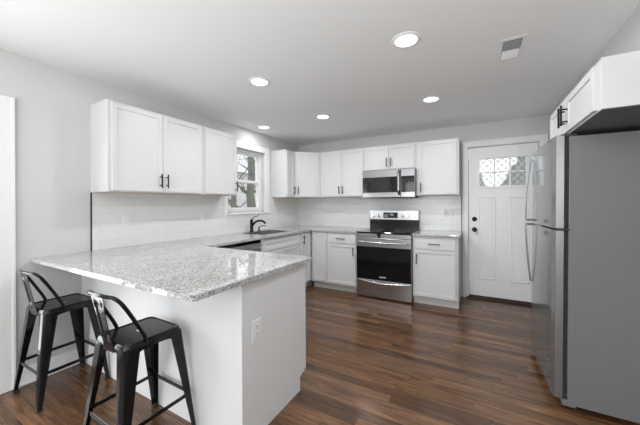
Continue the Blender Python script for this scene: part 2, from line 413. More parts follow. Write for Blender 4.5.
bm = B(); lathe(bm, [(0, -0.066), (0.018, -0.065), (0.028, -0.056), (0.030, -0.044), (0.022, -0.032), (0.012, -0.026), (0.012, -0.012), (0.030, -0.008), (0.033, 0.0), (0.033, 0.004)], (2.879, F0, 0.943), 'y'); obj('door_knob', bm, 'black_metal', door, True)

# ---- kitchen window in the left wall: casing, jamb, two sashes
bm = B()
box(bm, (0, WY1, WZ0 - 0.03), (0.018, WY1 + 0.105, WZ1 + 0.09), 0.004); box(bm, (0, WY0 - 0.06, WZ0 - 0.03), (0.018, WY0, WZ1 + 0.09), 0.004)
box(bm, (0, WY0, WZ1), (0.018, WY1, WZ1 + 0.09), 0.004)
struct('trim_4', bm, 'trim_white')
bm = B(); box(bm, (-0.12, WY0 - 0.005, WZ0 - 0.025), (0.040, WY1 + 0.125, WZ0), 0.005); box(bm, (0.0, WY0 - 0.06, WZ0 - 0.062), (0.016, WY1 + 0.105, WZ0 - 0.025), 0.003); struct('trim_5', bm, 'trim_white')
bm = B()
for a, b_ in (((WY0, WZ0), (WY0 + 0.035, WZ1)), ((WY1 - 0.035, WZ0), (WY1, WZ1)), ((WY0 + 0.035, WZ1 - 0.03), (WY1 - 0.035, WZ1)), ((WY0 + 0.035, WZ0), (WY1 - 0.035, WZ0 + 0.025))):
    box(bm, (-0.138, a[0], a[1]), (-0.062, b_[0], b_[1]))
win = struct('window_1', bm, 'trim_white')
zr = 1.635
for z0, z1, xo in ((WZ0 + 0.025, zr + 0.028, -0.088), (zr - 0.020, WZ1 - 0.03, -0.122)):
    bm = B(); y0, y1 = WY0 + 0.035, WY1 - 0.035; t = 0.038
    for a, b_ in (((y0, z0), (y0 + t, z1)), ((y1 - t, z0), (y1, z1)), ((y0 + t, z0), (y1 - t, z0 + 0.045)), ((y0 + t, z1 - 0.040), (y1 - t, z1))):
        box(bm, (xo, a[0], a[1]), (xo + 0.026, b_[0], b_[1]), 0.003)
    s = obj('sash', bm, 'trim_white', win)
    bx('glass_pane', (xo + 0.010, y0 + t, z0 + 0.045), (xo + 0.014, y1 - t, z1 - 0.040), 'clear_glass', s)

# ---- tiled splashback and its dark edge strip
bm = B(); slab_with_holes(bm, [-3.255, WY0 - 0.062, WY1 + 0.107, -0.0], [CT, WZ0 - 0.064, UB], lambda i, j: i == 1 and j == 1, 0, 0.009, lambda u, v, c: (c, u, v)); struct('trim_6', bm, 'tile_left')
bm = B(); box(bm, (0.009, -0.009, CT), (2.715, 0, UB)); struct('trim_7', bm, 'tile_back')
bm = B(); box(bm, (0, -3.262, CT), (0.012, -3.255, UB), 0.001); struct('trim_8', bm, 'black_metal')
bm = B(); box(bm, (2.715, -0.011, CT - 0.04), (2.721, 0, UB), 0.001); struct('trim_9', bm, 'vent_grey')

# ================================================================== CABINET BUILDERS
def frame_mtx(origin, u, n):
    """local (u across, n outwards, z up) placed in the world"""
    u = Vector(u).normalized(); n = Vector(n).normalized()
    return Matrix(((u.x, n.x, 0, origin[0]), (u.y, n.y, 0, origin[1]), (0, 0, 1, origin[2]), (0, 0, 0, 1)))
def shaker_bm(w_, h_, t=0.019, rail=0.057, mtx=Matrix()):
    bm = B(); box(bm, (0, 0, 0), (w_, t, h_))
    bm.faces.ensure_lookup_table()
    f = [f for f in bm.faces if f.normal.y > 0.9][0]
    bmesh.ops.inset_region(bm, faces=[f], thickness=min(rail, w_ * 0.3), depth=0)
    bmesh.ops.inset_region(bm, faces=[f], thickness=0.003, depth=-0.008)
    es = [e for e in bm.edges if all(min(v.co.x, w_ - v.co.x) < 1e-5 or min(v.co.z, h_ - v.co.z) < 1e-5 for v in e.verts) and all(abs(v.co.y - t) < 1e-5 for v in e.verts)]
    bmesh.ops.bevel(bm, geom=es, offset=0.0015, segments=1, affect='EDGES')
    xf(bm, bm.verts[:], mtx); return bm
def pull_bm(mtx, p, vertical=True, L=0.13):
    """T-bar pull, p = (u, z) of its centre on the face plane n = 0"""
    bm = B(); d = (0, L / 2) if vertical else (L / 2, 0); e = (0, L * .3) if vertical else (L * .3, 0)
    cyl(bm, (p[0] - d[0], 0.032, p[1] - d[1]), (p[0] + d[0], 0.032, p[1] + d[1]), 0.006, seg=12)
    for s in (-1, 1): cyl(bm, (p[0] + s * e[0], 0, p[1] + s * e[1]), (p[0] + s * e[0], 0.032, p[1] + s * e[1]), 0.005, seg=10)
    xf(bm, bm.verts[:], mtx); return bm
def front(parent, kind, origin, u, n, w_, h_, handle=None, flat=False, L=0.13):
    """a door or drawer front standing on the cabinet face; handle = (u, z, vertical)"""
    mt = frame_mtx(origin, u, n)
    if flat: bm = B(); box(bm, (0, 0, 0), (w_, 0.019, h_), 0.002); xf(bm, bm.verts[:], mt)
    else: bm = shaker_bm(w_, h_, mtx=mt)
    d = obj(kind, bm, 'cabinet_white', parent)
    if handle:
        obj('handle', pull_bm(frame_mtx(Vector(origin) + Vector(n).normalized() * 0.019, u, n), handle[:2], handle[2], L), 'black_metal', d, True)
    return d
X_, Y_ = (1, 0, 0), (0, 1, 0)

def wall_cabinet(label, a, b_, face, doors, z0=UB, z1=UT, under='birch_edge'):
    """a, b_: box corners (x, y); face 'x' or 'y' or '-x'; doors: (start, end, handle side or None)"""
    x0, y0 = a; x1, y1 = b_
    t = thing('wall_cabinet', label, 'cabinet', ((x0 + x1) / 2, (y0 + y1) / 2, z0), None)
    bx('body', (x0, y0, z0 + 0.004), (x1, y1, z1), 'cabinet_white', t, 0.0015)
    bx('underside', (x0 + 0.001, y0 + 0.001, z0), (x1 - 0.001, y1 - 0.001, z0 + 0.0045), under, t, label='pale unpainted wood underside' if under == 'birch_edge' else 'underside with its shade painted in dark grey')
    hz = 0.10
    for s, e, hs in doors:
        w_ = e - s; h_ = z1 - z0 - 0.030
        if face == 'x': o, u, n = (x1, s, z0 + 0.012), Y_, X_
        elif face == 'y': o, u, n = (s, y0, z0 + 0.012), X_, (0, -1, 0)
        else: o, u, n = (x0, s, z0 + 0.012), Y_, (-1, 0, 0)
        hu = {'lo': 0.028, 'hi': w_ - 0.028}.get(hs)
        front(t, 'door', o, u, n, w_, h_, (hu, min(hz, h_ * 0.45), True) if hu else None)
    return t
DL, DB = 0.285, 0.290
cabs = wall_cabinet('long white two-door cabinet on the left wall, nearest the camera', (0.0, -3.26), (DL, -2.348), 'x', ((-3.235, -2.808, 'hi'), (-2.803, -2.372, 'lo')))
wall_cabinet('white single-door cabinet on the left wall, just left of the window', (0.0, -2.346), (DL, -1.846), 'x', ((-2.322, -1.862, 'hi'),))
wall_cabinet('narrow white cabinet on the left wall, just right of the window', (0.0, -0.810), (DL, -0.571), 'x', ((-0.798, -0.600, 'hi'),))
# diagonal corner cabinet
P0, P1 = Vector((DL, -0.569, 0)), Vector((0.619, -DB, 0))
t = thing('wall_cabinet', 'white corner cabinet with one angled door, where the two walls meet', 'cabinet', (0.2, -0.2, UB))
bm = B(); prism(bm, [(0, -0.569), (DL, -0.569), (0.619, -DB), (0.619, 0), (0, 0)], UB + 0.004, UT); obj('body', bm, 'cabinet_white', t)
bm = B(); prism(bm, [(0.001, -0.568), (DL, -0.568), (0.618, -DB), (0.618, -0.001), (0.001, -0.001)], UB, UB + 0.0045); obj('underside', bm, 'birch_edge', t, label='pale unpainted wood underside')
u = (P1 - P0); Lg = u.length; u.normalize(); n = Vector((u.y, -u.x, 0))
front(t, 'door', P0 + u * 0.030 + Vector((0, 0, UB + 0.012)), u, n, Lg - 0.060, UT - UB - 0.03, (0.028, 0.10, True))
wall_cabinet('white two-door cabinet on the back wall, between the corner cabinet and the microwave', (0.621, -DB), (1.402, 0), 'y', ((0.650, 1.006, 'hi'), (1.012, 1.380, 'lo')))
wall_cabinet('short white two-door cabinet directly above the microwave', (1.404, -DB), (2.165, 0), 'y', ((1.435, 1.777, 'hi'), (1.783, 2.140, 'lo')), z0=1.80)
wall_cabinet('white single-door cabinet between the microwave and the back door', (2.167, -DB), (2.705, 0), 'y', ((2.200, 2.678, 'lo'),))
# cabinet over the fridge
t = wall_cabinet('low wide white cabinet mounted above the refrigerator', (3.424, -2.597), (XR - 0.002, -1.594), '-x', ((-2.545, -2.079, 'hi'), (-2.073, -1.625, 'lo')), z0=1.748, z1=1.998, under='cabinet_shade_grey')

def base_cabinet(label, a, b_, face, toe=True):
    x0, y0 = a; x1, y1 = b_
    t = thing('base_cabinet', label, 'cabinet', ((x0 + x1) / 2, (y0 + y1) / 2, 0))
    if 'sink' in label:
        bm = B(); k = 0.018; zt = CT - 0.026
        box(bm, (x0, y0, 0.10), (x1, y1, 0.118)); box(bm, (x0, y0, 0.118), (x1, y0 + k, zt)); box(bm, (x0, y1 - k, 0.118), (x1, y1, zt)); box(bm, (x0, y0 + k, 0.118), (x0 + 0.006, y1 - k, zt)); box(bm, (x1 - k, y0 + k, 0.118), (x1, y1 - k, zt))
        obj('body', bm, 'cabinet_white', t)
    else: bx('body', (x0, y0, 0.10), (x1, y1, CT - 0.026), 'cabinet_white', t, 0.0015)
    if toe:
        if face == 'x': bx('toe_kick', (x0, y0, 0), (x1 - 0.065, y1, 0.10), 'cabinet_white', t)
        elif face == 'y': bx('toe_kick', (x0, y0 + 0.065, 0), (x1, y1, 0.10), 'cabinet_white', t)
    return t
FX = 0.618
NY = (0, -1, 0)
# left run
t = base_cabinet('white sink cabinet under the window, right of the dishwasher', (0.012, -1.785), (FX, -0.935), 'x')
front(t, 'drawer_front', (FX, -1.765, 0.725), Y_, X_, 0.81, 0.135)
front(t, 'door', (FX, -1.765, 0.118), Y_, X_, 0.402, 0.595)
front(t, 'door', (FX, -1.357, 0.118), Y_, X_, 0.402, 0.595)
t = base_cabinet('narrow white base cabinet on the left run, in the inside corner', (0.012, -0.933), (FX, -0.001), 'x')
front(t, 'door', (FX, -0.905, 0.118), Y_, X_, 0.245, 0.742, (0.030, 0.655, True))
# back run
t = base_cabinet('narrow white base cabinet with a plain door, beside the inside corner', (0.640, -FX), (0.912, 0), 'y')
front(t, 'door', (0.668, -FX, 0.118), X_, NY, 0.232, 0.742)
t = base_cabinet('white drawer and door base cabinet just left of the stove', (0.914, -FX), (1.398, 0), 'y')
front(t, 'drawer', (0.930, -FX, 0.725), X_, NY, 0.450, 0.135, (0.225, 0.068, False), flat=True, L=0.14)
front(t, 'door', (0.930, -FX, 0.118), X_, NY, 0.450, 0.595, (0.42, 0.50, True))
t = base_cabinet('white drawer and door base cabinet between the stove and the back door', (2.171, -FX), (2.705, 0), 'y')
front(t, 'drawer', (2.196, -FX, 0.725), X_, NY, 0.484, 0.135, (0.242, 0.068, False), flat=True, L=0.14)
front(t, 'door', (2.196, -FX, 0.118), X_, NY, 0.484, 0.595, (0.028, 0.48, True))
# peninsula cabinets: back towards the stools, doors towards the kitchen
PX, PY0, PY1 = 1.812, -3.325, -2.692
t = thing('peninsula_cabinet', 'white peninsula base with smooth back and end panels under the granite top', 'cabinet', (0.95, -3.0, 0))
bm = B(); prism(bm, [(PY0 + 0.012, 0.0), (PY1 - 0.075, 0.0), (PY1 - 0.075, 0.095), (PY1, 0.095), (PY1, CT - 0.026), (PY0 + 0.012, CT - 0.026)], 0, 1)
for v in bm.verts: y, z, q = v.co; v.co = (0.001 + q * (PX - 0.013), y, z)
obj('body', bm, 'cabinet_white', t)
bx('back_panel', (0.001, PY0, 0), (PX - 0.012, PY0 + 0.012, CT - 0.026), 'panel_white', t, 0.001)
bm = B(); prism(bm, [(PY0, 0.0), (PY1 - 0.075, 0.0), (PY1 - 0.075, 0.095), (PY1 - 0.030, 0.112), (PY1 + 0.002, 0.125), (PY1 + 0.002, CT - 0.026), (PY0, CT - 0.026)], 0, 1)
for v in bm.verts: y, z, q = v.co; v.co = (PX - 0.012 + q * 0.012, y, z)
obj('end_panel', bm, 'panel_white', t)
for k in range(2):
    front(t, 'door', (1.22 - k * 0.545 + 0.53, PY1 + 0.0, 0.118), (-1, 0, 0), Y_, 0.53, 0.742, (0.03 if k else 0.50, 0.62, True))

# outlet on the peninsula end panel
def plate(bm, c, n, w_=0.072, h_=0.116, t=0.006):
    """wall plate on a surface; n = 'x' or '-y' outward"""
    if n == 'x': box(bm, (c[0], c[1] - w_ / 2, c[2] - h_ / 2), (c[0] + t, c[1] + w_ / 2, c[2] + h_ / 2), 0.0025)
    else: box(bm, (c[0] - w_ / 2, c[1] - t, c[2] - h_ / 2), (c[0] + w_ / 2, c[1], c[2] + h_ / 2), 0.0025)
def outlet(label, c, n, gangs=1, kinds=('outlet',), name='wall_outlet', cat='outlet'):
    t = thing(name, label, cat, c)
    bm = B(); plate(bm, c, n, 0.072 + 0.046 * (gangs - 1)); obj('cover_plate', bm, 'plastic_white', t)
    for g, kd in enumerate(kinds):
        off = (g - (gangs - 1) / 2) * 0.046
        bm = B()
        def pt(s, z, d): return (c[0] + d, c[1] + off + s, c[2] + z) if n == 'x' else (c[0] + off + s, c[1] - d, c[2] + z)
        if kd == 'outlet':
            for z in (-0.021, 0.021): box(bm, pt(-0.016, z - 0.015, 0.0), pt(0.016, z + 0.015, 0.0085), 0.001)
            r = obj('receptacle', bm, 'plastic_white', t)
            if c[0] == PX:
                for z in (-0.021, 0.021):
                    for s in (-0.006, 0.006): bx('slot', pt(s - 0.001, z - 0.002, 0.0080), pt(s + 0.001, z + 0.007, 0.0090), 'vent_grey', r)
        else:
            box(bm, pt(-0.016, -0.033, 0.0), pt(0.016, 0.033, 0.0095), 0.002); obj('rocker', bm, 'plastic_white', t)
    return t
outlet('white outlet on the end panel of the peninsula', (PX, -3.215, 0.600), 'x')
outlet('white outlet on the left splashback, nearest the peninsula end', (0.009, -2.981, 1.150), 'x')
outlet('white outlet on the left splashback, nearer the window', (0.009, -2.150, 1.157), 'x')
outlet('white double switch plate on the tiles right of the stove', (2.56, -0.009, 1.167), 'y', 2, ('switch', 'outlet'), 'switch_plate', 'switch')
outlet('white outlet on the tiles left of the stove', (0.937, -0.009, 1.166), 'y')

# ================================================================== WORKTOPS
SX0, SX1, SY0, SY1 = 0.150, 0.545, -1.66, -1.05   # sink cut-out
xs = [0.0, SX0, SX1, 0.655, 1.401, 1.836]; ys = [-3.638, -2.625, SY0, SY1, -0.655, 0.0]
def keep(i, j):
    if j == 0: return True
    if i <= 2: return not (i == 1 and j == 2)
    return i == 3 and j == 4
bm = B(); slab_with_holes(bm, xs, ys, lambda i, j: not keep(i, j), CT - 0.026, CT, lambda u, v, c: (u, v, c))
bmesh.ops.dissolve_limit(bm, angle_limit=0.01, verts=bm.verts[:], edges=bm.edges[:])
es = [e for e in bm.edges if abs(e.verts[0].co.x - 1.836) < 1e-5 and abs(e.verts[1].co.x - 1.836) < 1e-5 and abs(e.verts[0].co.z - e.verts[1].co.z) > 0.01]
bmesh.ops.bevel(bm, geom=es, offset=0.028, segments=5, affect='EDGES', profile=0.5)
es = [e for e in bm.edges if all(abs(v.co.z - CT) < 1e-5 for v in e.verts) and len(e.link_faces) == 2 and any(abs(f.normal.z) < 0.1 for f in e.link_faces)]
bmesh.ops.bevel(bm, geom=es, offset=0.004, segments=2, affect='EDGES')
for v in bm.verts:   # bullnosed outer corners stay within the slab
    pass
tag(obj('worktop', bm, 'granite'), 'speckled grey granite worktop running along the left wall and over the peninsula', 'countertop')
bm = B(); box(bm, (2.168, -0.655, CT - 0.026), (2.728, -0.0, CT), 0.004)
tag(obj('worktop', bm, 'granite'), 'short speckled granite worktop between the stove and the back door', 'countertop')

# ---- sink, faucet
t = thing('kitchen_sink', 'stainless steel sink set in the granite under the window', 'sink', (0.35, -1.355, CT - 0.2))
bm = B(); slab_with_holes(bm, [SX0 - 0.014, SX0 + 0.012, SX1 - 0.012, SX1 + 0.014], [SY0 - 0.014, SY0 + 0.012, SY1 - 0.012, SY1 + 0.014], lambda i, j: i == 1 and j == 1, CT, CT + 0.004, lambda u, v, c: (u, v, c)); obj('rim', bm, 'steel_sink', t)
bm = B()
box(bm, (SX0 + 0.004, SY0 + 0.004, CT - 0.19), (SX1 - 0.004, SY1 - 0.004, CT - 0.185))
for a, b_ in (((SX0 + 0.004, SY0 + 0.004), (SX0 + 0.008, SY1 - 0.004)), ((SX1 - 0.008, SY0 + 0.004), (SX1 - 0.004, SY1 - 0.004)), ((SX0 + 0.008, SY0 + 0.004), (SX1 - 0.008, SY0 + 0.008)), ((SX0 + 0.008, SY1 - 0.008), (SX1 - 0.008, SY1 - 0.004))):
    box(bm, (a[0], a[1], CT - 0.185), (b_[0], b_[1], CT))
obj('basin', bm, 'steel_sink', t)
bm = B(); lathe(bm, [(0, 0.003), (0.035, 0.003), (0.042, 0.0)], (0.35, -1.355, CT - 0.185)); obj('drain', bm, 'chrome', t, True)
t = thing('kitchen_faucet', 'dark bronze faucet with a curved spout behind the sink', 'faucet', (0.100, -1.385, CT))
fx, fy = 0.100, -1.385
bm = B(); lathe(bm, [(0.0, 0.0), (0.030, 0.0), (0.030, 0.006), (0.024, 0.014), (0.0225, 0.06), (0.022, 0.13), (0.0215, 0.165), (0.018, 0.178), (0, 0.182)], (fx, fy, CT)); obj('body', bm, 'bronze', t, True)
bm = B(); pts = smooth_path([(fx + 0.008, fy + 0.004, CT + 0.085), (fx + 0.045, fy + 0.022, CT + 0.135), (fx + 0.095, fy + 0.045, CT + 0.158), (fx + 0.150, fy + 0.070, CT + 0.150), (fx + 0.175, fy + 0.083, CT + 0.128)], 6)
sweep(bm, pts, circle(0.015, 12)); obj('spout', bm, 'bronze', t, True)
bm = B(); cyl(bm, (fx + 0.152, fy + 0.071, CT + 0.149), (fx + 0.182, fy + 0.085, CT + 0.120), 0.014, 0.0155, 14); obj('spray_head', bm, 'bronze', t, True)
bm = B(); pts = smooth_path([(fx, fy, CT + 0.172), (fx + 0.015, fy + 0.020, CT + 0.200), (fx + 0.045, fy + 0.055, CT + 0.222), (fx + 0.070, fy + 0.085, CT + 0.226)], 6); sweep(bm, pts, circle(0.009, 10, 1, 0.6)); obj('lever', bm, 'bronze', t, True)
t = thing('soap_dispenser', 'small dark bronze soap pump right of the faucet', 'soap dispenser', (0.105, -1.235, CT))
bm = B(); lathe(bm, [(0, 0), (0.020, 0), (0.020, 0.006), (0.011, 0.012), (0.010, 0.040), (0.013, 0.044), (0.011, 0.056), (0, 0.058)], (0.105, -1.235, CT)); obj('base', bm, 'bronze', t, True)
bm = B(); sweep(bm, smooth_path([(0.105, -1.235, CT + 0.050), (0.125, -1.222, CT + 0.068), (0.165, -1.198, CT + 0.076), (0.190, -1.184, CT + 0.070)], 5), circle(0.006, 8)); obj('nozzle', bm, 'bronze', t, True)

# ---- dishwasher
t = thing('dishwasher', 'stainless steel dishwasher under the worktop behind the peninsula', 'dishwasher', (0.33, -2.09, 0))
bx('body', (0.02, -2.385, 0.01), (0.60, -1.793, CT - 0.038), 'black_enamel', t, 0.002)
bx('door', (0.600, -2.383, 0.11), (0.628, -1.795, 0.842), 'steel_bright', t, 0.004)
bx('control_panel', (0.600, -2.383, 0.845), (0.624, -1.795, 0.872), 'black_glass', t, 0.003, label='black top control strip')
bm = B(); cyl(bm, (0.665, -2.33, 0.790), (0.665, -1.845, 0.790), 0.010, seg=14)
for y in (-2.30, -1.875): cyl(bm, (0.626, y, 0.790), (0.665, y, 0.790), 0.007, seg=10)
obj('handle', bm, 'steel_x', t, True)

# ================================================================== STOVE
S0, S1 = 1.4065, 2.1655; SM = (S0 + S1) / 2
t = thing('kitchen_stove', 'freestanding stainless electric range with a black oven window and glass cooktop', 'stove', (SM, -0.34, 0))
bx('body', (S0 + 0.004, -0.635, 0.04), (S1 - 0.004, -0.012, 0.895), 'black_enamel', t, 0.002)
bx('cooktop', (S0, -0.672, 0.893), (S1, -0.085, 0.915), 'black_glass', t, 0.005, label='black glass cooktop')
bx('top_rail', (S0 + 0.002, -0.662, 0.835), (S1 - 0.002, -0.636, 0.893), 'steel_x', t, 0.003)
for (cx_, cy_, r_) in ((S0 + 0.20, -0.50, 0.105), (S1 - 0.20, -0.50, 0.085), (S0 + 0.20, -0.23, 0.075), (S1 - 0.20, -0.23, 0.105)):
    bm = B(); sweep(bm, [(cx_ + r_ * math.cos(2 * PI * k / 40), cy_ + r_ * math.sin(2 * PI * k / 40), 0.9152) for k in range(40)], [(-0.001, 0), (0.001, 0), (0.001, 0.0004), (-0.001, 0.0004)], closed=True)
    obj('burner_ring', bm, 'ink_grey', t)
# oven door: steel frame, dark window, bowed bar
d = bx('oven_door', (S0 + 0.002, -0.672, 0.272), (S1 - 0.002, -0.637, 0.832), 'steel_x', t, 0.004)
bx('oven_window', (S0 + 0.006, -0.6755, 0.262), (S1 - 0.006, -0.668, 0.712), 'black_glass', d, 0.002)
bx('oven_emblem', (SM - 0.045, -0.6765, 0.299), (SM + 0.045, -0.6750, 0.311), 'label_silver', d, 0.0005)
def bowed_bar(x0, x1, y, z, drop, out, rad, sy=1.0):
    bm = B(); pts = []
    for k in range(21):
        q = k / 20; s_ = math.sin(PI * q); pts.append((x0 + (x1 - x0) * q, y - out * min(1, s_ * 3.0) * (0.75 + 0.25 * s_), z - drop * s_))
    sweep(bm, pts, circle(rad, 12, 0.9, sy)); return bm
obj('handle', bowed_bar(S0 + 0.03, S1 - 0.03, -0.670, 0.778, 0.004, 0.045, 0.012), 'steel_x', d, True)
dr = bx('storage_drawer', (S0 + 0.002, -0.668, 0.018), (S1 - 0.002, -0.637, 0.255), 'steel_x', t, 0.004)
obj('handle', bowed_bar(S0 + 0.012, S1 - 0.012, -0.664, 0.246, 0.030, 0.028, 0.010, 1.3), 'steel_x', dr, True)
for x in (S0 + 0.06, S1 - 0.06):
    for y in (-0.58, -0.08):
        bm = B(); cyl(bm, (x, y, 0), (x, y, 0.045), 0.016, seg=12); obj('levelling_foot', bm, 'rubber', t, True)
# backguard
bx('backguard', (S0 + 0.004, -0.085, 0.905), (S1 - 0.004, -0.014, 1.070), 'black_enamel', t, 0.003)
cp = bx('control_panel', (S0 + 0.002, -0.105, 1.055), (S1 - 0.002, -0.014, 1.205), 'steel_x', t, 0.006)
bx('clock_display', (SM - 0.150, -0.1075, 1.085), (SM + 0.070, -0.103, 1.170), 'lcd', cp, 0.002)
text('clock_digits', '7:21', 0.036, Matrix.Translation((SM - 0.02, -0.1080, 1.135)) @ Matrix.Rotation(R(90), 4, 'X'), 'digits', cp, 0.0003)
bm = B()
for i in range(5):
    for j in range(2): box(bm, (SM - 0.143 + i * 0.013, -0.1082, 1.100 + j * 0.022), (SM - 0.134 + i * 0.013, -0.1070, 1.112 + j * 0.022))
obj('key_pad', bm, 'ink_grey', cp)
for x in (S0 + 0.070, S0 + 0.155, S1 - 0.235, S1 - 0.150, S1 - 0.065):
    bm = B(); lathe(bm, [(0, -0.030), (0.018, -0.030), (0.021, -0.024), (0.022, -0.004), (0.027, -0.003), (0.027, 0.001)], (x, -0.105, 1.122), 'y', 24)
    k = obj('knob', bm, 'chrome', cp, True)
    bx('pointer', (x - 0.0035, -0.1385, 1.104), (x + 0.0035, -0.1340, 1.140), 'vent_grey', k, 0.001)
# black V-shaped tag hanging over the front edge of the cooktop
bm = B(); prism(bm, [(1.708, 0.905), (1.760, 0.905), (1.757, 0.880), (1.742, 0.838), (1.728, 0.838), (1.711, 0.880)], 0, 1)
for v in bm.verts: x, z, q = v.co; v.co = (x, -0.675 - 0.004 * q, z)
box(bm, (1.708, -0.679, 0.903), (1.760, -0.640, 0.9165), 0.001)
obj('oven_latch_tab', bm, 'black_enamel', t)

# ================================================================== MICROWAVE
t = thing('microwave_oven', 'stainless over-the-range microwave mounted above the stove', 'microwave', (SM, -0.2, 1.395))
Z0, Z1, MY = 1.395, 1.797, -0.385
bx('body', (S0, MY, Z0 + 0.010), (S1, -0.001, Z1), 'black_enamel', t, 0.002)
XD = 1.972
d = bx('door', (S0, MY - 0.024, Z0), (XD, MY, Z1), 'steel_microwave', t, 0.005)
bx('window', (S0 + 0.005, MY - 0.0275, Z0 + 0.072), (XD - 0.042, MY - 0.020, Z1 - 0.105), 'black_glass', d, 0.003)
bm = B(); pts = [(XD - 0.022, MY - 0.024 - 0.040 * min(1, math.sin(PI * k / 20) * 2.2), Z0 + 0.035 + (Z1 - Z0 - 0.06) * k / 20) for k in range(21)]
sweep(bm, pts, circle(0.014, 12, 1.2, 0.6), up=Vector((0, -1, 0))); obj('handle', bm, 'steel_microwave', d, True)
cp = bx('control_panel', (XD + 0.003, MY - 0.024, Z0), (S1, MY, Z1), 'steel_microwave', t, 0.005)
bx('key_area', (XD + 0.010, MY - 0.0275, Z0 + 0.072), (S1 - 0.006, MY - 0.020, Z1 - 0.105), 'black_glass', cp, 0.002)
for i in range(4):
    for j in range(5): bx('key', (XD + 0.025 + i * 0.040, MY - 0.0285, Z0 + 0.105 + j * 0.032), (XD + 0.040 + i * 0.040, MY - 0.0270, Z0 + 0.117 + j * 0.032), 'vent_grey', cp)
bm = B(); box(bm, (S0 + 0.02, MY - 0.01, Z0 - 0.006), (S1 - 0.02, -0.05, Z0 + 0.012), 0.003); obj('grease_filter', bm, 'vent_grey', t)

# ================================================================== REFRIGERATOR
FD = 3.320; Y0, Y1 = -2.130, -1.285
fr = thing('refrigerator', 'grey and stainless top-freezer refrigerator at the right edge of the picture', 'refrigerator', (FD + 0.1, Y0, 0))
bx('cabinet_body', (3.392, Y0 + 0.006, 0.035), (4.06, Y1 - 0.006, 1.722), 'fridge_side', fr, 0.004)
bx('kick_plate', (3.368, Y0 + 0.010, 0.020), (3.435, Y1 - 0.010, 0.062), 'fridge_side', fr, 0.004)
def fridge_door(z0, z1):
    """slightly bowed steel skin over a grey door"""
    bm = B(); N = 14; prof = []
    for k in range(N + 1):
        q = k / N; y = Y0 + (Y1 - Y0) * q; bow = 0.010 * math.sin(PI * q)
        r_ = 0.006 if k in (0, N) else 0
        prof.append((FD - bow + r_, y))
    prof = prof + [(3.368, Y1), (3.368, Y0)]
    prism(bm, prof, z0, z1, 0.003); return bm
hw = Y1 - 0.060
for nm, z0, z1, ha, hb in (('fridge_door', 0.068, 1.130, 1.118, 0.615), ('freezer_door', 1.142, 1.730, 1.155, 1.685)):
    d = obj(nm, fridge_door(z0, z1), 'steel_fridge', fr)
    bx('door_edge', (FD + 0.008, Y0 - 0.002, z0 + 0.003), (3.3675, Y0 + 0.002, z1 - 0.003), 'steel_edge', d, 0.0008)
    bx('gasket', (3.368, Y0 + 0.035, z0 + 0.006), (3.392, Y1 - 0.012, z1 - 0.008), 'gasket', d)
    bm = B(); pts = []
    for k in range(25):
        q = k / 24; z = hb + (ha - hb) * q; off = 0.004 + 0.036 * math.sin(q * PI / 2) ** 0.9
        pts.append((FD - off - 0.004, hw, z))
    sweep(bm, pts, [(-0.014, -0.006), (0.014, -0.006), (0.014, 0.003), (0.008, 0.007), (-0.008, 0.007), (-0.014, 0.003)], up=Vector((-1, 0, 0)))
    h = obj('handle', bm, 'steel_edge', d, True)
    bm = B(); box(bm, (FD - 0.046, hw - 0.013, ha - 0.010), (FD + 0.002, hw + 0.013, ha + 0.010), 0.003); obj('handle_mount', bm, 'fridge_side', h)
bm = B(); box(bm, (3.355, Y0 + 0.02, 1.722), (3.435, Y0 + 0.09, 1.742), 0.006); obj('hinge_cover', bm, 'gasket', fr)
bm = B(); box(bm, (3.335, Y0 + 0.004, 1.131), (3.40, Y0 + 0.05, 1.1415), 0.001); obj('hinge_plate', bm, 'gasket', fr)
for y in (Y0 + 0.06, Y1 - 0.06):
    for x in (3.435, 3.98):
        bm = B(); cyl(bm, (x, y, 0), (x, y, 0.04), 0.02, seg=14); obj('levelling_foot', bm, 'rubber', fr, True)
fr.rotation_euler = (0, R(0.6), 0)

